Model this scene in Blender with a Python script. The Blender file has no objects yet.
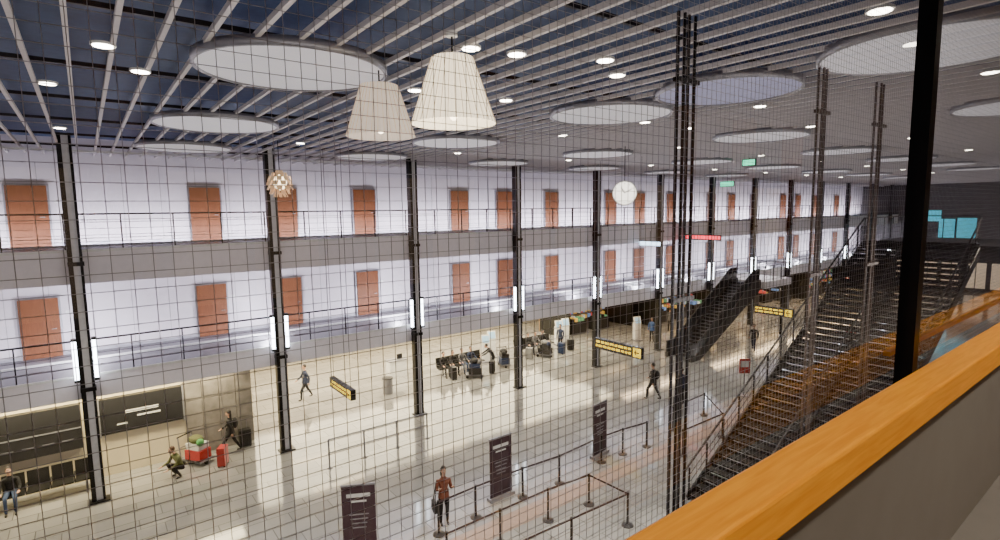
import bpy, bmesh, math, random
from mathutils import Vector, Matrix
random.seed(7)
S=bpy.context.scene
# ---------------------------------------------------------------- materials
MC={}
def mat(name,col,rough=.6,metal=0,em=None,es=0,var=.08,scale=6,bump=0):
    if name in MC: return MC[name]
    m=bpy.data.materials.new(name); m.use_nodes=True
    nt=m.node_tree; b=nt.nodes['Principled BSDF']
    tc=nt.nodes.new('ShaderNodeTexCoord'); n=nt.nodes.new('ShaderNodeTexNoise'); n.inputs['Scale'].default_value=scale
    n.inputs['Detail'].default_value=3
    nt.links.new(tc.outputs['Object'],n.inputs['Vector'])
    r=nt.nodes.new('ShaderNodeValToRGB')
    r.color_ramp.elements[0].position=.3; r.color_ramp.elements[1].position=.7
    r.color_ramp.elements[0].color=[max(0,c*(1-var)) for c in col]+[1]
    r.color_ramp.elements[1].color=[min(1,c*(1+var)) for c in col]+[1]
    nt.links.new(n.outputs['Fac'],r.inputs['Fac']); nt.links.new(r.outputs['Color'],b.inputs['Base Color'])
    b.inputs['Roughness'].default_value=rough; b.inputs['Metallic'].default_value=metal
    if em: b.inputs['Emission Color'].default_value=(*em,1); b.inputs['Emission Strength'].default_value=es
    if bump:
        bp=nt.nodes.new('ShaderNodeBump'); bp.inputs['Strength'].default_value=bump; bp.inputs['Distance'].default_value=.02
        nt.links.new(n.outputs['Fac'],bp.inputs['Height']); nt.links.new(bp.outputs['Normal'],b.inputs['Normal'])
    MC[name]=m; return m
def floor_mat():
    m=mat('floor_stone',(.4,.4,.4),.09); nt=m.node_tree; b=nt.nodes['Principled BSDF']
    b.inputs['Specular IOR Level'].default_value=.9
    tc=nt.nodes.new('ShaderNodeTexCoord'); br=nt.nodes.new('ShaderNodeTexBrick')
    br.inputs['Scale'].default_value=1; br.offset=0.5
    br.inputs['Brick Width'].default_value=1.2; br.inputs['Row Height'].default_value=.6
    br.inputs['Mortar Size'].default_value=.014
    br.inputs['Color1'].default_value=(.31,.305,.3,1); br.inputs['Color2'].default_value=(.44,.435,.42,1)
    br.inputs['Mortar'].default_value=(.17,.165,.16,1)
    nt.links.new(tc.outputs['Object'],br.inputs['Vector'])
    n=nt.nodes.new('ShaderNodeTexNoise'); n.inputs['Scale'].default_value=.35; n.inputs['Detail'].default_value=6
    nt.links.new(tc.outputs['Object'],n.inputs['Vector'])
    mx=nt.nodes.new('ShaderNodeMix'); mx.data_type='RGBA'; mx.blend_type='MULTIPLY'; mx.inputs[0].default_value=.4
    nt.links.new(br.outputs['Color'],mx.inputs[6]); nt.links.new(n.outputs['Fac'],mx.inputs[7])
    nt.links.new(mx.outputs[2],b.inputs['Base Color']); return m
def wood_mat(name,c1,c2,rough,axis=(1,14,14)):
    m=mat(name,c1,rough); nt=m.node_tree; b=nt.nodes['Principled BSDF']
    b.inputs['Specular IOR Level'].default_value=.25
    tc=nt.nodes.new('ShaderNodeTexCoord'); mp=nt.nodes.new('ShaderNodeMapping'); mp.inputs['Scale'].default_value=axis
    n=nt.nodes.new('ShaderNodeTexNoise'); n.inputs['Scale'].default_value=3; n.inputs['Detail'].default_value=6; n.inputs['Distortion'].default_value=.6
    r=nt.nodes.new('ShaderNodeValToRGB'); r.color_ramp.elements[0].position=.35; r.color_ramp.elements[1].position=.68
    r.color_ramp.elements[0].color=(*c2,1); r.color_ramp.elements[1].color=(*c1,1)
    nt.links.new(tc.outputs['Object'],mp.inputs['Vector']); nt.links.new(mp.outputs['Vector'],n.inputs['Vector'])
    nt.links.new(n.outputs['Fac'],r.inputs['Fac']); nt.links.new(r.outputs['Color'],b.inputs['Base Color']); return m
def glass_mat():
    m=bpy.data.materials.new('window_glass'); m.use_nodes=True; nt=m.node_tree; nt.nodes.clear()
    o=nt.nodes.new('ShaderNodeOutputMaterial'); mx=nt.nodes.new('ShaderNodeMixShader'); t=nt.nodes.new('ShaderNodeBsdfTransparent'); g=nt.nodes.new('ShaderNodeBsdfGlossy')
    f=nt.nodes.new('ShaderNodeFresnel'); f.inputs['IOR'].default_value=1.55; g.inputs['Roughness'].default_value=0.0
    nt.links.new(f.outputs[0],mx.inputs[0]); nt.links.new(t.outputs[0],mx.inputs[1]); nt.links.new(g.outputs[0],mx.inputs[2]); nt.links.new(mx.outputs[0],o.inputs[0])
    return m
FLOOR=floor_mat(); GLASS=glass_mat()
RAILW=wood_mat('rail_wood',(.95,.4,.03),(.82,.3,.015),.5,(1.5,22,22))
RAILD=wood_mat('reflection_wood',(.7,.25,.04),(.55,.18,.03),.5,(1.5,22,22))
DOORW=wood_mat('door_wood',(.19,.07,.028),(.135,.045,.017),.55,(10,10,1))
WALL=mat('wall_paint_lavender',(.63,.59,.63),.6,var=.03,scale=.6)
GWALL=mat('wall_warm',(.75,.66,.48),.6,var=.04,scale=.5)
FASC=mat('fascia_grey',(.85,.81,.86),.5,var=.03)
STONE=mat('wall_stone',(.24,.22,.2),.6,var=.3,scale=3)
CEILD=mat('ceiling_dark',(.06,.088,.17),.7,var=.1)
SLAT=mat('slat_aluminium',(.64,.6,.6),.45,0,var=.05)
BLACK=mat('black_steel',(.012,.012,.014),.4,.3)
DSTEEL=mat('dark_steel',(.04,.038,.04),.45,.4)
TREAD=mat('stair_tread_dark',(.014,.013,.013),.8)
GREYM=mat('grey_steel',(.3,.3,.33),.4,.5)
WEB=mat('column_web_light',(.65,.65,.68),.4,.1)
MESHM=mat('mesh_wire',(.34,.32,.33),.5,.1)
DGREY=mat('floor_dark',(.14,.135,.15),.5)
PANEL=mat('grey_panel',(.19,.17,.155),.55,var=.04)
TERRA=mat('terracotta_stone',(.36,.27,.23),.12,var=.1)
TUBE=mat('lamp_tube',(.9,.9,1),.5,em=(.82,.9,1),es=22)
DLM=mat('lamp_disc',(1,1,1),.5,em=(1,.9,.74),es=30)
WARML=mat('lamp_warm',(1,.9,.7),.5,em=(1,.72,.38),es=7)
WHITE=mat('white_plastic',(.75,.75,.74),.4)
GREYP=mat('grey_plastic',(.3,.3,.3),.5)
# ---------------------------------------------------------------- builder
class B:
    def __init__(s): s.v=[];s.f=[];s.m=[];s.mats=[];s.sm=[]
    def mi(s,m):
        if m not in s.mats: s.mats.append(m)
        return s.mats.index(m)
    def add(s,vs,fs,m,smooth=False):
        o=len(s.v); s.v+= [tuple(v) for v in vs]; k=s.mi(m)
        for f in fs: s.f.append([i+o for i in f]); s.m.append(k); s.sm.append(smooth)
    def box(s,x0,x1,y0,y1,z0,z1,m):
        s.add([(x0,y0,z0),(x1,y0,z0),(x1,y1,z0),(x0,y1,z0),(x0,y0,z1),(x1,y0,z1),(x1,y1,z1),(x0,y1,z1)],
              [(0,3,2,1),(4,5,6,7),(0,1,5,4),(1,2,6,5),(2,3,7,6),(3,0,4,7)],m)
    def cbox(s,c,d,m,rz=0,rx=0):
        R=Matrix.Rotation(rz,3,'Z')@Matrix.Rotation(rx,3,'X')
        vs=[Vector(c)+R@Vector((sx*d[0]/2,sy*d[1]/2,sz*d[2]/2)) for sz in(-1,1) for sx,sy in((-1,-1),(1,-1),(1,1),(-1,1))]
        s.add(vs,[(0,3,2,1),(4,5,6,7),(0,1,5,4),(1,2,6,5),(2,3,7,6),(3,0,4,7)],m)
    def cyl(s,p,q,r,m,n=10,r2=None,cap=True,smooth=True):
        p=Vector(p);q=Vector(q); r2=r if r2 is None else r2
        d=(q-p).normalized(); a=d.orthogonal().normalized(); b=d.cross(a)
        vs=[p+(a*math.cos(2*math.pi*i/n)+b*math.sin(2*math.pi*i/n))*r for i in range(n)]+[q+(a*math.cos(2*math.pi*i/n)+b*math.sin(2*math.pi*i/n))*r2 for i in range(n)]
        s.add(vs,[(i,(i+1)%n,n+(i+1)%n,n+i) for i in range(n)],m,smooth)
        if cap: s.add(vs,[tuple(range(n-1,-1,-1)),tuple(range(n,2*n))],m)
    def bar(s,p,q,w,m,h=None):   # square bar between points
        p=Vector(p);q=Vector(q);d=(q-p).normalized(); up=Vector((0,0,1)) if abs(d.z)<.99 else Vector((0,1,0))
        a=d.cross(up).normalized()*w/2; b=a.cross(d).normalized()*(h or w)/2
        vs=[p-a-b,p+a-b,p+a+b,p-a+b,q-a-b,q+a-b,q+a+b,q-a+b]
        s.add(vs,[(3,2,1,0),(4,5,6,7),(0,1,5,4),(1,2,6,5),(2,3,7,6),(3,0,4,7)],m)
    def ell(s,c,r,m,n=12,k=8,R=None,zmin=-1.0):
        vs=[];fs=[]
        for j in range(k+1):
            t=math.pi*j/k
            for i in range(n):
                a=2*math.pi*i/n; z=max(math.cos(t),zmin)
                v=Vector((r[0]*math.sin(t)*math.cos(a),r[1]*math.sin(t)*math.sin(a),r[2]*z))
                if R: v=R@v
                vs.append(Vector(c)+v)
        for j in range(k):
            for i in range(n): fs.append((j*n+i,(j+1)*n+i,(j+1)*n+(i+1)%n,j*n+(i+1)%n))
        s.add(vs,fs,m,True)
    def build(s,name,loc=(0,0,0),rz=0,bevel=0):
        me=bpy.data.meshes.new(name); me.from_pydata(s.v,[],s.f)
        for m in s.mats: me.materials.append(m)
        me.polygons.foreach_set('material_index',s.m); me.polygons.foreach_set('use_smooth',s.sm); me.update()
        o=bpy.data.objects.new(name,me); o.location=loc; o.rotation_euler[2]=rz
        S.collection.objects.link(o)
        if bevel:
            md=o.modifiers.new('bev','BEVEL'); md.width=bevel; md.segments=2; md.limit_method='ANGLE'
        return o
def simple(name,*a,m): 
    b=B(); b.box(*a,m); return b.build(name)
def light(kind,name,loc,power,col,parent=None,**k):
    l=bpy.data.lights.new(name,kind); l.energy=power; l.color=col
    for a,v in k.items(): 
        if a!='rot': setattr(l,a,v)
    o=bpy.data.objects.new(name,l); o.location=loc; o.rotation_euler=k.get('rot',(0,0,0)); S.collection.objects.link(o)
    if parent: 
        o.parent=parent; o.matrix_parent_inverse=Matrix.Translation(-parent.location)
    return o
CX=[-.3+5.77*n for n in range(-3,13)]
X0,X1=-18,72
CZ=11.15
# ---------------------------------------------------------------- shell
simple('floor',X0,X1,-6,34,-.2,0,m=FLOOR)
simple('floor_strip',2,X1-.1,11.3,12.0,0,.006,m=TERRA)
simple('ceiling',X0,X1,-6,24.8,11.75,11.9,m=CEILD)
b=B()
x=X0+.3
while x<X1:
    b.box(x,x+.055,-6,24.6,CZ,CZ+.07,SLAT); x+=.465
for y in [-2,1.5,4.5,7.5,10.5,13.5,16.5,19.5,22.5]: b.box(X0,X1,y,y+.05,CZ+.1,CZ+.16,DSTEEL)
b.build('ceiling_slats')
simple('wall_north',X0,X1,24.6,24.8,4.05,11.75,m=WALL)
simple('wall_south',X0,X1,-6.2,-6,0,11.9,m=PANEL)
b=B()      # glowing panels and timber piers added behind the camera for reflections in the glass
for i in range(9):
    x=-7+i*2.6; b.box(x,x+1.7,-5.99,-5.95,7.9,9.5,mat('reflection_panel_glow',(.3,.2,.12),.4,em=(1,.66,.36),es=.7)); b.box(x+1.8,x+2.4,-6,-5.7,7.4,CZ+.5,RAILD)
    b.box(x+.8,x+.88,-5.95,-5.93,7.9,9.5,DSTEEL)
b.build('window_1')
simple('wall_west',X0-.2,X0,-6,34,0,11.9,m=WALL)
simple('wall_east',X1,X1+.2,-6,34,0,11.9,m=mat('wall_far',(.07,.065,.07),.6))
b=B()      # lit openings of the far end wall
FW=mat('far_window_glow',(.4,.35,.3),.4,em=(1,.75,.5),es=.9)
for i in range(6):
    y=9.2+i*2.0
    b.box(X1-.04,X1,y,y+1.6,.4,3.0,FW); b.box(X1-.06,X1-.04,y+.76,y+.84,.4,3.0,DSTEEL)
b.build('window_6')
simple('wall_ground_north',X0,4.75,22.6,22.8,0,3.3,m=GWALL)
simple('wall_ground_side',4.55,4.75,22.8,34,0,3.3,m=GWALL)
simple('wall_ground_back',X0,X1,34,34.2,0,4.05,m=GWALL)
b=B()
for i in range(4):
    for j in range(3):
        b.box(2.42+i*.58,2.42+i*.58+.565,22.5,22.6,.02+j*1.05,.02+j*1.05+1.03,STONE)
b.build('stone_cladding_panel')
for k,(za,zb,yb) in enumerate([(3.3,4.05,34),(6.92,7.96,24.6)]):
    b=B(); b.box(X0,X1,20.98,yb,za,zb,FASC); b.box(X0,X1,21.0,24.6,zb,zb+.01,DGREY)
    b.box(X0,X1,20.95,20.98,zb-.06,zb+.02,WHITE); b.build('balcony_slab')
    # railing
    b=B(); x=X0+.2
    while x<X1:
        b.bar((x,21.03,zb),(x,21.03,zb+1.1),.035,BLACK,.05); x+=1.44
    b.bar((X0,21.03,zb+1.1),(X1,21.03,zb+1.1),.05,BLACK)
    for h in (.25,.45,.65,.85): b.bar((X0,21.03,zb+h),(X1,21.03,zb+h),.014,BLACK)
    b.build('balcony_railing')
    simple('baseboard_north',X0,X1,24.56,24.6,zb+.01,zb+.12,m=GREYM)
    b=B(); x=X0+1.2       # panel joints of the wall cladding
    while x<X1: b.box(x,x+.012,24.592,24.6,zb+.12,zb+2.9,GREYP); x+=1.2
    b.build('trim_wall_joint')
    for q in range(-2,7):
        for dx in (-1.5,3.9,6.95):
            x=dx+12.15*q
            if not(X0+1<x<X1-1): continue
            b=B(); b.box(x-.6,x+.6,24.5,24.6,zb+.01,zb+2.16,GREYM); b.box(x-.54,x+.54,24.46,24.5,zb+.02,zb+2.1,DOORW)
            b.cyl((x+.42,24.45,zb+1.02),(x+.42,24.4,zb+1.02),.02,GREYM); b.bar((x+.42,24.4,zb+1.02),(x+.3,24.4,zb+1.02),.02,GREYM)
            b.box(x+.72,x+.86,24.58,24.6,zb+1.5,zb+1.6,WHITE)
            b.build('door')
# uplight strips on balcony floors (visible fixtures)
for zb,pw in ((4.06,1000),(7.97,5200)):
    b=B(); b.box(X0,X1,23.15,23.25,zb,zb+.06,WHITE); o=b.build('led_cove_strip')
    light('AREA','led_strip_light',(27,23.26,zb+.12),pw,(.92,.88,1),o,shape='RECTANGLE',size=88,size_y=.08,rot=(math.radians(90-4),0,0))
# ceiling level wash of each balcony, lamps added to brighten the wall
for zb,pw in ((6.85,100),(11.08,40)):
    b=B(); b.box(X0,X1,22.5,22.66,zb,zb+.06,WHITE); o=b.build('added_wash_housing')
    light('AREA','added_wash_light',(27,22.58,zb-.01),pw,(.95,.84,1),o,shape='RECTANGLE',size=88,size_y=.14)
# columns
for i,x in enumerate(CX):
    b=B()
    b.box(x-.19,x-.07,20.66,20.94,0,CZ+.3,BLACK); b.box(x+.1,x+.17,20.66,20.94,0,CZ+.3,BLACK)
    b.box(x-.07,x+.1,20.7,20.86,0,CZ+.3,WEB); b.box(x-.28,x+.28,20.55,20.94,0,.04,BLACK)
    for z in (3.6,7.5): b.box(x-.2,x+.2,20.62,20.94,z,z+.12,BLACK)
    b.build('steel_column')
    b=B()
    for s in (-1,1):
        b.cyl((x+s*.25,20.72,4.0),(x+s*.25,20.72,5.2),.06,TUBE,12)
        b.box(x+s*.25-.07,x+s*.25+.07,20.65,20.8,3.92,4.0,DSTEEL); b.box(x+s*.25-.07,x+s*.25+.07,20.65,20.8,5.2,5.28,DSTEEL)
        b.box(x+s*.17-.05*(s>0)-.0,x+s*.17+.05,20.7,20.75,4.5,4.56,DSTEEL)
    o=b.build('column_wall_lamp')
    if x>-8: light('POINT','lamp_glow',(x,22.6,4.7),480,(.9,.89,1),o,shadow_soft_size=.1)
# ---------------------------------------------------------------- ground level lighting
b=B()
for x in [i*5.77+2.6 for i in range(-3,12)]:
    for y in (23.2,26.5,30.5):
        if x<4.7 and y>23: 
            continue
        b.box(x-1.2,x+1.2,y-.15,y+.15,3.26,3.3,WARML)
b.build('recessed_light_panels')
light('AREA','warm_ceiling_light',(16,27,3.24),5200,(1,.86,.58),shape='RECTANGLE',size=22,size_y=8).name='recessed_warm_light'
light('AREA','w',(-2,21.8,3.24),850,(1,.84,.5),shape='RECTANGLE',size=12,size_y=.8).name='recessed_warm_light.001'
light('AREA','w',(48,22.3,3.24),1700,(1,.72,.42),shape='RECTANGLE',size=42,size_y=.6).name='recessed_warm_light.002'
# ---------------------------------------------------------------- ceiling discs & downlights
DISC=mat('disc_glow',(.6,.6,.65),.7,em=(.95,.9,.95),es=.42,var=.04,scale=2)  # slight emission added to help light the closed hall
DISC_REFL=mat('disc_reflection',(.35,.35,.5),.7,em=(.6,.62,1),es=.2,var=.04,scale=2)
discs=[(2.62,8.34),(2.65,14.3),(2.7,19.8),(9.5,8.3),(9.3,14.3),(8.9,19.6),(14.9,19.5),(15.9,14.5),(16.35,8.4),(9.28,2.47),(23.5,8.9),(22.8,14.4),(21.2,19.6),(30,8.8),(29.5,14.4),(27.5,19.6),(16.3,2.5),(36.5,8.8),(36.2,14.4),(43,14.4),(50,14.4),(34,19.6),(-4.2,14.3),(-4.2,8.3),(43,8.8)]
def disc(x,y,m,r=1.34):
    b=B(); b.cyl((0,0,-.05),(0,0,0),r-.05,m,48,smooth=False)
    n=48
    for i in range(n):
        a=2*math.pi*i/n; c=2*math.pi*(i+1)/n
        vs=[(rr*math.cos(t),rr*math.sin(t),z) for t in (a,c) for rr,z in ((r-.05,-.07),(r,-.07),(r,.06),(r-.05,.06))]
        b.add(vs,[(0,4,5,1),(1,5,6,2),(2,6,7,3),(3,7,4,0)],GREYM,True)
    b.build('ceiling_disc_panel',(x,y,CZ-.02))
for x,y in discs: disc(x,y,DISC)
disc(9.45,5.5,DISC_REFL,1.25)  # disc reflected in the glass, built as a bluish panel
dl=[(.36,8.68),(.84,9.91),(4.93,6),(6.74,8.55),(4.25,6.13),(7.02,5.99),(15.81,8.73-2),(7.18,2.39),(12,2.36),(4.85,8.76),(6.18,5.5),(11.33,8.76),(11.69,6.03),(13.22,8.73)]
for x in range(0,9):
    dl+=[(-.3+5.77*x,11.6),(-.3+5.77*x,17.2)]
for x in range(3,8): dl+=[(1+6.8*x,6)]
dl+=[(1.5,-1.2),(5,-1.2),(9,-1.2),(-2,-1.2)]  # unseen lamps added over the deck to light the handrail
for x,y in dl:
    b=B(); b.cyl((0,0,-.012),(0,0,.02),.14,WHITE,20); b.cyl((0,0,-.02),(0,0,-.012),.115,DLM,20)
    o=b.build('recessed_downlight',(x,y,CZ))
    light('SPOT','downlight_spot',(x,y,CZ-.05),(500 if y<0 else (700 if x>14 and y<8 else 1350)),(1,.9,.73),o,spot_size=math.radians(110 if y<0 else 76),spot_blend=.5,shadow_soft_size=.08)
# fill light added along the deck edge to lift the hall face and ceiling
deck=simple('floor_deck',-6,33,-6,.95,7.2,7.4,m=PANEL)
b=B(); b.box(X0,X1,.955,1.0,7.2,7.3,WHITE); o=b.build('added_fill_housing'); o.parent=deck
light('AREA','added_fill_light',(27,1.01,7.25),2300,(1,.91,.86),o,shape='RECTANGLE',size=88,size_y=.08,rot=(math.radians(92),0,0))
# ---------------------------------------------------------------- pendants
SHADE=mat('lampshade_fabric',(.8,.76,.68),.8,em=(1,.84,.58),es=2.4,var=.05)
SHADE2=mat('lampshade_fabric_dim',(.5,.45,.42),.8,em=(1,.82,.64),es=.8,var=.05)
def shade(x,y,z0,h,rb,rt,m):
    b=B(); n=72
    for (ra,rb2,zz) in ((rb,rt,0),(rb-.012,rt-.012,1)):
        vs=[]
        for j in range(2):
            for i in range(n):
                k=1+(.018 if i%2 else -.018); r=(ra,rb2)[j]*k; a=2*math.pi*i/n
                vs.append((r*math.cos(a),r*math.sin(a),z0+h*j))
        fs=[(i,(i+1)%n,n+(i+1)%n,n+i) for i in range(n)]
        if zz: fs=[f[::-1] for f in fs]
        b.add(vs,fs,m)
    for i in range(36):
        a=2*math.pi*i/36
        b.bar((rb*1.02*math.cos(a),rb*1.02*math.sin(a),z0),(rt*1.02*math.cos(a),rt*1.02*math.sin(a),z0+h),.006,PLEAT)
    b.cyl((0,0,z0+h-.01),(0,0,z0+h),rt,m,36)
    b.cyl((0,0,z0+h),(0,0,CZ),.012,BLACK,6); b.cyl((0,0,CZ-.06),(0,0,CZ),.07,WHITE,16)
    b.ell((0,0,z0+.1),(.05,.05,.06),mat('bulb',(1,1,1),.4,em=(1,.8,.55),es=10)); b.cyl((0,0,z0+.15),(0,0,z0+h),.03,WHITE,10)
    return b.build('pendant_lampshade',(x,y,0))
PLEAT=mat('shade_pleat',(.5,.42,.33),.8,em=(1,.75,.5),es=.5)
shade(3.69,5.72,10.06,.78,.51,.25,SHADE); shade(3.62,7.62,10.12,.74,.5,.27,SHADE2)
ART=mat('artichoke_copper',(.6,.36,.2),.35,.4,em=(1,.75,.45),es=.4)
b=B()
for j in range(7):
    t=math.pi*(j+.7)/8; r=.34*math.sin(t); z=.36*math.cos(t)
    n=10
    for i in range(n):
        a=2*math.pi*(i+.5*(j%2))/n; w=math.pi/n*.85
        vs=[(r*math.cos(a-w),r*math.sin(a-w),z),(r*math.cos(a+w),r*math.sin(a+w),z),((r+.05)*math.cos(a+w*.7),(r+.05)*math.sin(a+w*.7),z-.13),((r+.05)*math.cos(a-w*.7),(r+.05)*math.sin(a-w*.7),z-.13)]
        b.add(vs,[(0,1,2,3)],ART)
b.ell((0,0,0),(.2,.2,.24),mat('bulb2',(1,1,1),.4,em=(1,.8,.5),es=6)); b.cyl((0,0,.2),(0,0,1.22),.012,BLACK,6)
b.build('artichoke_pendant_lamp',(4.74,17,9.93))
b=B(); CW=mat('clock_face',(.9,.9,.88),.4,em=(1,.93,.8),es=3.5)
b.cyl((-.07,0,0),(.07,0,0),.43,WHITE,36); 
for s in (-1,1):
    b.cyl((s*.07,0,0),(s*.085,0,0),.39,CW,36)
    for i in range(12):
        a=i*math.pi/6; b.cbox((s*.088,.33*math.sin(a),.33*math.cos(a)),(.008,.03,.03),BLACK)
    b.bar((s*.095,0,0),(s*.095,.12,.2),.03,BLACK); b.bar((s*.095,0,0),(s*.095,-.24,.14),.02,BLACK)
b.cyl((0,0,.42),(0,0,CZ-9.54),.015,BLACK,6)
b.build('hanging_clock',(15.1,12.5,9.54),math.radians(40))
# ---------------------------------------------------------------- staircase
b=B(); N=41; xs,xe=14.2,27.; y0,y1=5.2,9.1; Z=7.4; dx=(xe-xs)/N; dz=Z/N
NOSE=mat('tread_nosing',(.07,.065,.06),.5)
for i in range(N):
    xa=xs+i*dx; z=(i+1)*dz
    b.box(xa,xa+dx+.03,y0,y1,z-.05,z,TREAD); b.box(xa,xa+.03,y0,y1,z-.005,z+.004,NOSE)
    b.box(xa+dx-.01,xa+dx+.02,y0,y1,z,z+dz*.5,TREAD)
for y in (y0-.03,(y0+y1)/2,y1+.03):
    b.bar((xs,y,-.0),(xe,y,Z-.18),.05,BLACK,.34)
for y in (y0,(y0+y1)/2,y1):
    for i in range(0,N+1,3):
        xa=xs+i*dx; b.bar((xa,y,i*dz),(xa,y,i*dz+1.05),.04,BLACK)
    b.cyl((xs-.3,y,1.0),(xe,y,Z+1.05),.035,DSTEEL,8)
    for h in (.3,.55,.8): b.cyl((xs,y,h),(xe,y,Z+h),.01,BLACK,6)
b.build('staircase')
b=B(); b.box(27.05,33,1.05,9.1,7.15,7.4,DSTEEL)
b.bar((27.1,9.1,8.45),(33,9.1,8.45),.05,DSTEEL); b.bar((33,1.05,8.45),(33,9.1,8.45),.05,DSTEEL)
for i in range(6): b.bar((27.1+i*1.17,9.1,7.4),(27.1+i*1.17,9.1,8.45),.035,BLACK)
for i in range(7): b.bar((33,1.1+i*1.33,7.4),(33,1.1+i*1.33,8.45),.035,BLACK)
for x,y in ((27.3,8.9),(32.7,8.9),(32.7,1.3)): b.cyl((x,y,0),(x,y,7.15),.12,BLACK,12)
b.build('stair_landing')
def rods(name,x,y,m,n=4,sp=.1):
    b=B()
    for i in range(n): b.box(x+i*sp,x+i*sp+.025,y-.015*(i%2),y-.015*(i%2)+.03,0,CZ,m)
    for z in (2.5,5.2,7.9,10.4): b.box(x-.02,x+n*sp,y-.02,y+.05,z,z+.05,m)
    b.build(name)
BRN=mat('bronze_steel',(.08,.06,.05),.5,.3)
rods('steel_hanger_posts',5.35,3.7,BLACK); rods('steel_hanger_posts',8.9,3.7,BRN,3,.14); rods('steel_hanger_posts',11.2,3.7,BRN,3,.18)
# escalator
b=B(); ex0,ex1=27.5,35.3; ey0,ey1=17.8,19.4
for i in range(24):
    xa=ex0+.8+(ex1-ex0-1.6)*i/24; z=4.05*(i+1)/24
    b.box(xa,xa+.3,ey0+.2,ey1-.2,z-.2,z,DSTEEL); b.box(xa,xa+.04,ey0+.2,ey1-.2,z-.02,z+.005,GREYM)
SG=mat('balustrade_smoked_glass',(.04,.043,.05),.1)
for y in (ey0,ey1):
    def prof(pts,w,m):
        n=len(pts)
        b.add([(p[0],y-w,p[1]) for p in pts]+[(p[0],y+w,p[1]) for p in pts],[tuple(range(n)),tuple(range(2*n-1,n-1,-1))]+[(i,i+n,(i+1)%n+n,(i+1)%n) for i in range(n)],m)
    prof([(ex0,0),(ex0+.9,0),(ex1,3.55),(ex1,4.2),(ex1-.8,4.2),(ex0+.7,.3),(ex0,.3)],.12,DSTEEL)
    prof([(ex0,.3),(ex0+.7,.3),(ex1-.8,4.2),(ex1,4.2),(ex1,4.85),(ex1-.8,4.85),(ex0+.7,.95),(ex0,.95)],.02,SG)
    b.cyl((ex0,y,.97),(ex0+.7,y,.97),.045,BLACK,8); b.cyl((ex0+.7,y,.97),(ex1-.8,y,4.87),.045,BLACK,8); b.cyl((ex1-.8,y,4.87),(ex1,y,4.87),.045,BLACK,8)
b.build('escalator')
b=B(); b.box(35.35,39,17.4,20.5,3.6,4.05,FASC); b.bar((35.4,17.5,5.1),(39,17.5,5.1),.05,BLACK); b.bar((39,17.5,5.1),(39,20.4,5.1),.05,BLACK)
for i in range(4): b.bar((35.4+i*1.15,17.5,4.05),(35.4+i*1.15,17.5,5.1),.04,BLACK)
b.cyl((38.6,17.8,0),(38.6,17.8,3.6),.1,BLACK); b.build('escalator_landing')
# ---------------------------------------------------------------- camera side: rail, glazing, mesh
b=B(); b.box(-3.5,8,.50,.61,8.295,8.395,RAILW); b.build('wooden_handrail',bevel=.008)
b=B(); b.box(-3.5,8,.63,.65,7.4,8.27,PANEL); b.box(-3.5,8,.62,.655,8.24,8.28,GREYM); b.build('parapet_panel')
b=B()
MX=(-3.3,-.38,2.54,5.46)
for x in MX:
    b.box(x,x+.06,.66,.72,7.4,CZ,BLACK); b.box(x+.02,x+.04,.58,.66,8.284,8.294,BLACK)
b.build('window_mullions')
for i,(a,c) in enumerate([(-3.24,-.38),(-.32,2.54),(2.6,5.46),(5.52,8)]):
    b=B(); b.add([(a,.69,7.4),(c,.69,7.4),(c,.69,CZ),(a,.69,CZ)],[(0,1,2,3)],GLASS); b.build('window_%d'%(i+2))
simple('reflection_strip',2.62,8,.76,.785,8.372,8.392,m=RAILD)  # orange reflection on the glass, modelled as a thin wooden strip
b=B(); x=-.7; w=.0005
while x<6:
    b.box(x-w,x+w,.92-w,.92+w,7.4,CZ,MESHM); x+=.025
z=7.42
while z<CZ:
    b.box(-.7,6,.9225-w,.9225+w,z-w,z+w,MESHM); z+=.025
b.build('wire_mesh_screen')
# ---------------------------------------------------------------- signs
YEL=mat('sign_yellow',(.9,.6,.02),.5,em=(1,.68,.03),es=2.2)
SB=mat('sign_black',(.015,.015,.015),.4)
def sign(x,ya,yb,zt,h,name='hanging_direction_sign'):
    b=B(); b.box(x-.09,x+.09,ya,yb,zt-h,zt,SB); L=yb-ya
    for s in (-1,1):
        X=x+s*.095
        b.box(min(X,X-s*.01),max(X,X-s*.01),ya+.04,ya+h*.9,zt-h*.9,zt-h*.1,YEL)
        yy=ya+h*1.15
        for r,(f0) in enumerate((.2,.58)):
            y=yy
            while y<yb-.15:
                w=random.uniform(.12,.3); e=min(y+w,yb-.08)
                b.box(min(X,X-s*.01),max(X,X-s*.01),y,e,zt-h*(f0+.2),zt-h*f0,YEL); y=e+.06
        c=ya+.04+(h*.9-.04)/2; b.bar((X+s*.004,c-h*.25,zt-h*.5),(X+s*.004,c+h*.25,zt-h*.5),.012,SB,h*.12)
        b.bar((X+s*.004,c+h*.05,zt-h*.25),(X+s*.004,c+h*.25,zt-h*.5),.012,SB,h*.1); b.bar((X+s*.004,c+h*.05,zt-h*.75),(X+s*.004,c+h*.25,zt-h*.5),.012,SB,h*.1)
    for y in (ya+.2,yb-.2): b.cyl((x,y,zt),(x,y,CZ+.1),.008,DSTEEL,6)
    b.build(name)
sign(6.8,17.2,19.2,3.0,.36); sign(18.72,14.4,17.1,3.0,.5); sign(32.5,14.3,16.6,3.0,.5)
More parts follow.
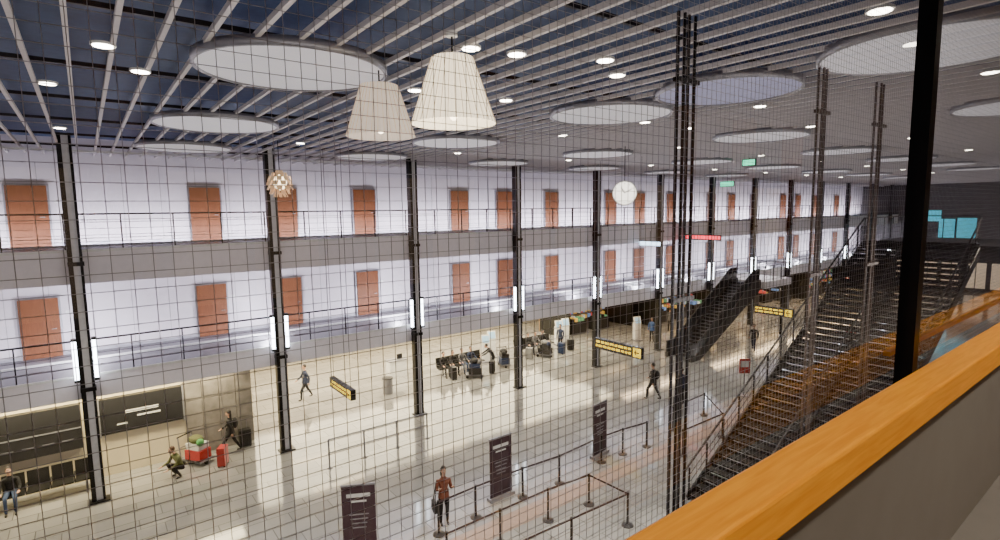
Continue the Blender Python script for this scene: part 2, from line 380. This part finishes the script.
def esign(name,x,y,z,w,h,col,es,text=False):
    m=mat(name+'_face',col,.5,em=col,es=es); b=B(); b.box(-.05,.05,-w/2,w/2,-h/2,h/2,SB)
    if text:
        y0=-w/2+.05
        while y0<w/2-.1:
            b.box(-.06,-.05,y0,y0+.14,-h*.3,h*.3,m); y0+=.2
    else: b.box(-.06,-.05,-w/2+.03,w/2-.03,-h/2+.03,h/2-.03,m)
    b.cyl((0,0,h/2),(0,0,min(h/2+.6,CZ-z)),.015,BLACK,6)
    b.build(name,(x,y,z))
esign('red_led_sign',31.5,20.0,7.1,3.2,.35,(1,.05,.08),5,True)
esign('blue_led_sign',26.8,20.2,6.9,1.6,.3,(.6,.8,1),5)
esign('exit_sign',23.5,12.5,10.95,.6,.3,(.1,.9,.5),3)
esign('exit_sign',35.5,20.4,10.6,1.,.35,(.1,.9,.4),3)
for y,z,w,h in ((16.6,5.9,1.4,3.2),(15,6.4,1.6,2.4),(17.7,7.8,1.2,1.2)):
    esign('teal_display_screen',X1-.06,y,z,w,h,(.06,.5,.65),1.3)
# ---------------------------------------------------------------- billboards & benches on left
ADV=mat('poster_dark',(.02,.02,.022),.3); AW=mat('poster_print',(.75,.75,.75),.4)
b=B(); b.box(-.1,2.35,22.44,22.6,1.5,2.75,ADV); b.box(-.16,-.1,22.42,22.6,1.44,2.8,GREYM); b.box(2.35,2.4,22.42,22.6,1.44,2.8,GREYM)
b.cbox((1.1,22.43,2.2),(1.0,.01,.1),AW,0); b.cbox((1.3,22.43,2.0),(.7,.01,.06),AW); b.cbox((.5,22.43,1.8),(.3,.01,.05),AW)
b.build('advert_display_board')
b=B(); b.box(-4.5,-.6,22.44,22.6,1.25,2.75,ADV); b.box(-4.5,-.6,22.42,22.44,1.95,1.99,GREYM)
for i in range(7): b.cbox((-4+i*.5,22.43,1.6),(.3,.01,.05),GREYM)
b.build('flight_information_board')
def bench(x,y,n,rz=0):
    b=B()
    for i in range(n):
        b.cbox((i*.6,0,.44),(.55,.5,.05),SB); b.cbox((i*.6,.27,.72),(.55,.05,.5),SB,0,-.15)
        b.bar((i*.6-.29,-.2,.62),(i*.6-.29,.22,.62),.04,DSTEEL); b.bar((i*.6-.29,-.2,.4),(i*.6-.29,-.2,.62),.03,DSTEEL)
    b.bar((-.3,0,.39),(n*.6-.3,0,.39),.06,GREYM)
    for i in (0,n-1): b.bar((i*.6,0,0),(i*.6,0,.39),.06,GREYM); b.bar((i*.6,-.28,.02),(i*.6,.28,.02),.06,GREYM,.04)
    b.build('waiting_bench',(x,y,0),rz)
bench(-3.6,21.9,6); bench(15.0,24.9,5); bench(20.9,25.4,5)
# ---------------------------------------------------------------- queue barriers
STB=mat('belt_maroon',(.05,.03,.035),.7)
def stan(b,x,y):
    b.cyl((x,y,0),(x,y,.02),.17,DSTEEL,20); b.cyl((x,y,.02),(x,y,.05),.17,DSTEEL,20,.05); b.cyl((x,y,.04),(x,y,.98),.032,DSTEEL,12); b.cyl((x,y,.92),(x,y,1.0),.042,BLACK,12)
def barrier(pts,name='queue_barrier'):
    b=B()
    for p in pts: stan(b,*p)
    for p,q in zip(pts,pts[1:]): b.bar((*p,.95),(*q,.95),.01,STB,.055)
    b.build(name)
barrier([(7.2,12.4),(8.5,12.45),(10.3,12.45),(11.8,12.35),(14.0,12.5),(15.1,12.45),(16.3,12.3)])
barrier([(6.6,11.0),(8.3,11.0),(10.05,11.0),(11.6,10.85),(11.65,9.4),(9.5,9.5),(7.4,9.6)])
barrier([(18.4,12.6),(20.8,12.7),(19.3,10.97),(16.7,11.0)])
b=B()
for x in (6.23,7.55,8.87,10.19): b.cyl((x,18.25,0),(x,18.25,1.05),.03,GREYM,10); b.cyl((x,18.25,0),(x,18.25,.02),.1,GREYM,14)
for h in (1.04,.55): b.cyl((6.23,18.25,h),(10.19,18.25,h),.024,GREYM,8)
b.build('steel_guard_fence')
MAR=mat('banner_maroon',(.035,.015,.025),.5); BT=mat('banner_text',(.6,.6,.6),.5)
def banner(x,y,rz):
    b=B(); b.cbox((0,0,.06),(.95,.22,.1),GREYM); b.cbox((0,0,1.05),(.85,.02,1.9),MAR); b.cbox((0,0,2.0),(.88,.04,.04),GREYM)
    b.cbox((0,-.013,1.72),(.6,.004,.1),BT); b.cbox((0,-.013,1.56),(.4,.004,.05),BT); b.cyl((0,.06,.1),(0,.06,2.0),.012,GREYM,6)
    for i in range(4): b.cbox((0,-.013,1.2-.12*i),(.5-.05*i,.004,.03),GREYM)
    b.build('rollup_banner',(x,y,0),rz)
for x,y,a in ((5.08,12.82,-28),(9.75,12.85,0),(14.35,12.9,8)): banner(x,y,math.radians(a))
b=B(); b.cyl((0,0,0),(0,0,.03),.25,GREYM,20); b.cyl((0,0,0),(0,0,1.3),.03,GREYM); b.cbox((0,0,1.45),(.5,.04,.7),mat('sign_red',(.5,.05,.05),.5)); b.cbox((0,-.023,1.55),(.4,.004,.3),WHITE)
b.build('floor_standing_sign',(24.5,12.9,0),math.radians(-40))
# kiosks, bin
def kiosk(x,y,rz):
    b=B(); b.cbox((0,0,.04),(.6,.6,.08),GREYM); b.cbox((0,.05,.65),(.45,.35,1.15),WHITE); b.cbox((0,0,1.4),(.5,.12,.5),WHITE,0,-.3); b.cbox((0,-.07,1.4),(.42,.01,.4),mat('kiosk_screen',(.3,.5,.7),.3,em=(.5,.7,1),es=.4),0,-.3)
    b.build('check_in_kiosk',(x,y,0),rz)
for x,y in ((18.4,25.6),(19.3,26.2),(24.6,25.8),(25.4,26.0),(29.5,23.2)): kiosk(x,y,-.3)
b=B(); b.cyl((0,0,0),(0,0,.75),.25,GREYM,24); b.cyl((0,0,.75),(0,0,.8),.27,DSTEEL,24); b.cyl((0,0,.8),(0,0,.82),.14,BLACK,20); b.build('waste_bin',(11.38,24.24,0))
b=B(); b.cbox((0,0,.45),(1.,.5,.9),WHITE); b.cbox((0,0,.93),(1.1,.6,.05),GREYM); b.cbox((.2,0,1.1),(.3,.05,.25),BLACK); b.build('service_desk',(13,26.5,0))
# shops
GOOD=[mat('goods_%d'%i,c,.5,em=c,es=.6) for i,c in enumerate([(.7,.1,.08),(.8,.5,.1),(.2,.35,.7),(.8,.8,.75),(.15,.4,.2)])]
def shop(x0,x1,y):
    b=B(); b.box(x0,x1,y+3,y+3.1,0,3.25,mat('shop_back',(.3,.2,.12),.6)); b.box(x0,x0+.15,y,y+3,0,3.25,SB); b.box(x1-.15,x1,y,y+3,0,3.25,SB); b.box(x0,x1,y-.1,y+.1,2.75,3.25,SB)
    b.box(x0+.6,x1-.6,y-.12,y-.1,2.9,3.15,mat('shop_letters',(1,.8,.5),.5,em=(1,.7,.35),es=3))
    n=int((x1-x0)/1.1)
    for i in range(n):
        xx=x0+.4+i*1.1
        for z in (.5,1.0,1.5,2.0):
            b.box(xx,xx+.95,y+2.5,y+3,z-.04,z,DSTEEL)
            for k in range(4): b.box(xx+.05+k*.22,xx+.22+k*.22,y+2.6,y+2.85,z,z+random.uniform(.15,.32),random.choice(GOOD))
    for i in range(int((x1-x0)/2.5)):
        xx=x0+1+i*2.5; b.box(xx,xx+1.4,y+.6,y+1.4,0,.9,DSTEEL)
        for k in range(4):
            b.box(xx+.05+k*.33,xx+.3+k*.33,y+.7,y+1.3,.9,random.uniform(.98,1.2),random.choice(GOOD+[SB,DSTEEL]))
        b.box(xx+.1,xx+1.2,y+.9,y+1.3,3.2,3.25,WARML)
    b.build('shop_front')
for a,c,y in ((26.2,33,26.5),(34,43,25),(44,54,24),(55,68,23)): shop(a,c,y)
# ---------------------------------------------------------------- people
SKIN=mat('skin',(.55,.33,.23),.5); SKIN2=mat('skin_dark',(.25,.14,.09),.5)
HAIR=mat('hair_dark',(.015,.011,.01),.5); HAIRB=mat('hair_brown',(.1,.05,.025),.5)
EYE=mat('eye',(.02,.02,.02),.2); EYEW=mat('eye_white',(.7,.7,.7),.3); LIP=mat('lips',(.35,.1,.09),.5)
SHOE=mat('shoe_black',(.015,.015,.015),.5)
def cloth(n,c): return mat('cloth_'+n,c,.85,var=.15,scale=20,bump=.2)
C=dict(black=cloth('black',(.015,.015,.018)),navy=cloth('navy',(.02,.03,.07)),red=cloth('red',(.3,.025,.025)),grey=cloth('grey',(.12,.12,.13)),
 rust=cloth('rust',(.16,.05,.03)),white=cloth('white',(.6,.6,.58)),olive=cloth('olive',(.12,.13,.05)),blue=cloth('blue',(.06,.12,.3)),denim=cloth('denim',(.05,.08,.16)))
def person(x,y,face,pose='stand',top='black',bot='black',hair=HAIR,skin=SKIN,h=1.7,long=False,z=0,bag=None,fem=False,name='person'):
    V=[];R=[];E=[];L=[]
    def a(p,r,par,l):
        V.append(Vector(p));R.append(r);L.append(l)
        if par is not None:E.append((par,len(V)-1))
        return len(V)-1
    ph=.95; lean=0
    if pose=='sit': ph=.58
    if pose=='bend': ph=.88; lean=.6
    if pose=='crouch': ph=.38; lean=.35
    sh=.17 if fem else .195
    def T(dx,dy,dz): # torso point relative pelvis, with lean forward (+Y)
        return (dx,dy*math.cos(lean)+dz*math.sin(lean),ph+dz*math.cos(lean)-dy*math.sin(lean))
    pel=a(T(0,0,0),.135,None,'bot'); wa=a(T(0,0,.17),.115 if fem else .125,pel,'top'); ch=a(T(0,.0,.36),.14,wa,'top')
    nb=a(T(0,-.01,.5),.07,ch,'top'); nk=a(T(0,0,.58),.05,nb,'skin'); hd=a(T(0,.02,.64),.05,nk,'skin')
    for s in (-1,1):
        sho=a(T(s*sh,0,.44),.065,ch,'top')
        up=.28; lo=.25
        if pose=='walk': ea,fa=(.45*s,.45*s+.5)
        elif pose in('sit','crouch'): ea,fa=(.5,1.3)
        elif pose=='bend': ea,fa=(.9,1.1)
        elif pose=='phone': ea,fa=(.15,2.1)
        else: ea,fa=(.08,.3)
        base=V[sho]; el=base+Vector((s*.05,math.sin(ea)*up,-math.cos(ea)*up)); wr=el+Vector((-s*.02,math.sin(fa)*lo,-math.cos(fa)*lo))
        e=a(el,.048,sho,'top'); w=a(wr,.033,e,'top')
        d=(wr-el).normalized(); side=Vector((0,1,0)) if abs(d.y)<.8 else Vector((s,0,0)); side=(side-d*side.dot(d)).normalized(); nrm=d.cross(side)
        pm=a(wr+d*.06,.03,w,'skin')
        for k,(o,ln) in enumerate(((-.03,.06),(-.01,.075),(.01,.07),(.03,.055))):
            f1=a(wr+d*.095+side*o,.009,pm,'skin'); f2=a(wr+d*(.095+ln*.6)+side*o-nrm*s*.008,.0085,f1,'skin'); a(wr+d*(.095+ln*.95)+side*o-nrm*s*.028,.0075,f2,'skin')
        t1=a(wr+d*.05+side*.038,.011,pm,'skin'); a(wr+d*.085+side*.058,.009,t1,'skin')
        hp=a((s*.09,V[pel].y,ph-.06 if pose!='sit' else ph-.01),.1,pel,'bot')
        if pose=='walk': kn=(s*.09,.2*-s+.06,ph-.47); an=(s*.09,.3*-s-.03,.1 if s<0 else .16); 
        elif pose=='sit': kn=(s*.12,.44,.54); an=(s*.12,.46,.1)
        elif pose=='crouch': kn=(s*.2,.38,.5); an=(s*.16,.12,.1)
        elif pose=='bend': kn=(s*.11,.06,.5); an=(s*.11,-.04,.1)
        else: kn=(s*.095,.02,.5); an=(s*.1,-.02,.1)
        k=a(kn,.062,hp,'bot'); cf=a(Vector(kn).lerp(Vector(an),.35)+Vector((0,-.015,0)),.058,k,'bot'); n_=a(an,.042,cf,'bot')
        hl=a(Vector(an)+Vector((0,-.02,-.055)),.04,n_,'shoe'); a(Vector(an)+Vector((0,.15,-.065)),.033,hl,'shoe')
    me=bpy.data.meshes.new('t'); me.from_pydata([tuple(v) for v in V],E,[]); o=bpy.data.objects.new('t',me); S.collection.objects.link(o)
    o.modifiers.new('s','SKIN')
    for i,sv in enumerate(me.skin_vertices[0].data):
        sv.radius=(R[i],R[i]*(.82 if L[i]=='top' and R[i]>.1 else 1)); sv.use_root=(i==0)
    m2=o.modifiers.new('u','SUBSURF'); m2.levels=1
    bpy.context.view_layer.update()
    ev=o.evaluated_get(bpy.context.evaluated_depsgraph_get()); em=ev.to_mesh()
    mp={'top':C[top],'bot':C[bot],'skin':skin,'shoe':SHOE}
    b=B(); vs=[v.co.copy() for v in em.vertices]; groups={}
    for pl in em.polygons:
        c=pl.center; best=9;lab='top'
        for (i,j) in E:
            p,q=V[i],V[j]; t=max(0,min(1,(c-p).dot(q-p)/max(1e-9,(q-p).length_squared))); dd=(c-p.lerp(q,t)).length-(R[i]+(R[j]-R[i])*t)
            if dd<best: best=dd; lab=L[j] if t>.25 or L[i]==L[j] else L[i]
        groups.setdefault(lab,[]).append(tuple(pl.vertices))
    o0=len(b.v); b.v+= [tuple(v) for v in vs]
    for l,fs in groups.items():
        k=b.mi(mp[l])
        for f in fs: b.f.append([i+o0 for i in f]); b.m.append(k); b.sm.append(True)
    ev.to_mesh_clear(); bpy.data.objects.remove(o)
    H=Vector(T(0,.025,.73))
    b.ell(H,(.075,.093,.118),skin,14,10)
    b.ell(H+Vector((0,.03,-.07)),(.05,.06,.05),skin)        # jaw
    b.ell(H+Vector((0,.097,-.015)),(.013,.02,.024),skin,8,6) # nose
    b.ell(H+Vector((0,.086,-.055)),(.026,.01,.008),LIP,8,6)
    for s in (-1,1):
        b.ell(H+Vector((s*.03,.082,.012)),(.014,.01,.009),EYEW,8,6); b.ell(H+Vector((s*.03,.09,.012)),(.007,.005,.007),EYE,8,6)
        b.ell(H+Vector((s*.076,0,-.005)),(.01,.018,.03),skin,8,6)
        b.ell(H+Vector((s*.03,.086,.035)),(.017,.006,.004),hair,8,4)
    b.ell(H+Vector((0,-.02,.028)),(.084,.098,.112),hair,14,10,zmin=-.35)
    if long: b.ell(H+Vector((0,-.07,-.1)),(.085,.05,.17),hair,12,8)
    # jacket hem / collar
    if pose in('stand','walk','phone'):
        b.cyl(T(0,0,-.1),T(0,0,.1),.17,C[top],20,.145,False)
    b.cyl(T(0,-.005,.5),T(0,0,.56),.075,C[top],14,.062,False)
    if bag=='backpack':
        b.ell(T(0,-.2,.3),(.15,.1,.22),C['black'],14,10)
        for s in (-1,1): b.bar(T(s*.1,.13,.2),T(s*.11,.08,.47),.03,C['black'],.012); b.bar(T(s*.11,.08,.47),T(s*.1,-.15,.46),.03,C['black'],.012)
    if bag=='tote':
        b.cbox((.3,.02,.62),(.1,.32,.3),C['black']); b.bar((.3,-.1,.77),(.22,0,1.35),.02,C['black']); b.bar((.3,.14,.77),(.22,0,1.35),.02,C['black'])
    ob=b.build(name,(x,y,z),math.radians(face-90)); k=h/1.77; ob.scale=(k,k,k); return ob
def face(dx,dy): return math.degrees(math.atan2(dy,dx))
person(7.6,12.75,face(-.3,-1),'phone','rust','black',HAIR,long=True,fem=True,h=1.72,bag='tote')
person(7.9,26,180,'walk','navy','black')
person(3.75,21.8,160,'walk','black','black',long=True,fem=True,h=1.65,bag='backpack')
person(2.0,21.0,200,'crouch','olive','black',HAIRB,z=0)
person(-2.45,21.85,-90,'sit','black','denim')
person(20.7,15.3,100,'walk','black','black',h=1.75,bag='backpack'); person(21.2,14.1,80,'stand','navy','black',h=1.7)
person(32.7,16.7,200,'walk','black','navy')
person(15.6,24.85,-90,'sit','black','black'); person(16.8,24.85,-90,'sit','navy','black'); person(16.2,24.85,-90,'sit','grey','denim'); person(17.8,24.0,150,'bend','black','black')
person(15.0,24.85,-90,'sit','black','black'); person(22.1,25.35,-90,'sit','grey','black')
person(21.5,25.35,-90,'sit','black','black'); person(22.7,25.35,-90,'sit','black','denim'); person(23.6,24.6,200,'stand','navy','black')
person(37.5,13,150,'walk','red','black')
person(29.8,22.2,190,'stand','blue','black')
person(36,21.8,170,'stand','black','black'); person(33.5,23.4,10,'stand','grey','black')
# luggage
def suitcase(x,y,rz,m,h=.65):
    b=B(); b.cbox((0,0,.05+h/2),(.42,.26,h),m)
    for i in range(5): b.cbox((-.16+.08*i,-.135,.05+h/2),(.02,.01,h*.9),m)
    for sx in (-1,1):
        for sy in (-1,1): b.cyl((sx*.17-.015,sy*.09,.03),(sx*.17+.015,sy*.09,.03),.03,BLACK,10)
        b.cyl((sx*.1,.08,.05+h),(sx*.1,.08,.4+h),.01,GREYM,6)
    b.bar((-.12,.08,.4+h),(.12,.08,.4+h),.03,BLACK); b.build('suitcase',(x,y,0),rz,bevel=.02)
SC=[mat('case_black',(.02,.02,.022),.4),mat('case_red',(.4,.03,.03),.4),mat('case_navy',(.03,.05,.12),.4),mat('case_grey',(.2,.2,.2),.4)]
for i,(x,y) in enumerate([(4.3,22.1),(17.4,23.6),(15.1,24.0),(20.8,24.4),(24.2,24.3),(20.3,13.7),(3.3,20.9),(23.1,24.0)]): suitcase(x,y,i*.7,SC[(0,0,0,3,0,0,1,2)[i]])
def trolley(x,y,rz,c1,c2,c3,c4):
    b=B()
    b.cbox((0,0,.18),(.6,.95,.04),GREYM)
    for sx in (-1,1):
        b.bar((sx*.28,.45,.18),(sx*.28,.55,1.0),.035,GREYM); b.bar((sx*.28,-.45,.18),(sx*.28,.45,.18),.04,GREYM)
        b.cyl((sx*.25-.02,.38,.08),(sx*.25+.02,.38,.08),.08,BLACK,14)
    b.cyl((-.02,-.4,.08),(.02,-.4,.08),.08,BLACK,14); b.cyl((-.3,.55,1.0),(.3,.55,1.0),.025,BLACK,8); b.bar((-.28,.5,.6),(.28,.5,.6),.03,GREYM)
    b.cbox((0,-.05,.38),(.5,.7,.34),c1); b.cbox((.02,-.02,.67),(.45,.6,.22),c2); b.ell((0,0,.9),(.22,.28,.15),c3); b.ell((-.1,-.3,.85),(.13,.13,.14),c4)
    b.build('luggage_trolley',(x,y,0),rz)
trolley(2.6,21.7,.6,SC[1],C['white'],C['olive'],mat('bag_green',(.08,.3,.08),.6))
trolley(16.2,23.6,.9,SC[0],SC[2],C['black'],C['grey']); trolley(21.9,24.2,.4,SC[0],SC[0],SC[3],C['navy']); trolley(18.7,24.2,-.4,SC[2],SC[0],C['black'],C['black'])
# ---------------------------------------------------------------- world, camera
w=bpy.data.worlds.new('w'); S.world=w; w.use_nodes=True; w.node_tree.nodes['Background'].inputs[0].default_value=(.05,.06,.08,1)
th=math.radians(52.6);p=math.radians(6.3)
F=Vector((math.cos(th)*math.cos(p),math.sin(th)*math.cos(p),-math.sin(p))); R0=Vector((math.sin(th),-math.cos(th),0)); U0=R0.cross(F)
Rr=(R0-.0137*U0).normalized(); U=Rr.cross(F)*1.0
M=Matrix((Rr,U,-F)).transposed().to_4x4(); M.translation=(0,0,9)
cd=bpy.data.cameras.new('camera'); cd.lens=19.44; cd.sensor_width=36; cd.clip_start=.05; cd.clip_end=300
co=bpy.data.objects.new('camera',cd); co.matrix_world=M; S.collection.objects.link(co); S.camera=co
S.view_settings.view_transform='AgX'
try: S.view_settings.look='AgX - Punchy'
except: pass
S.view_settings.exposure=.33
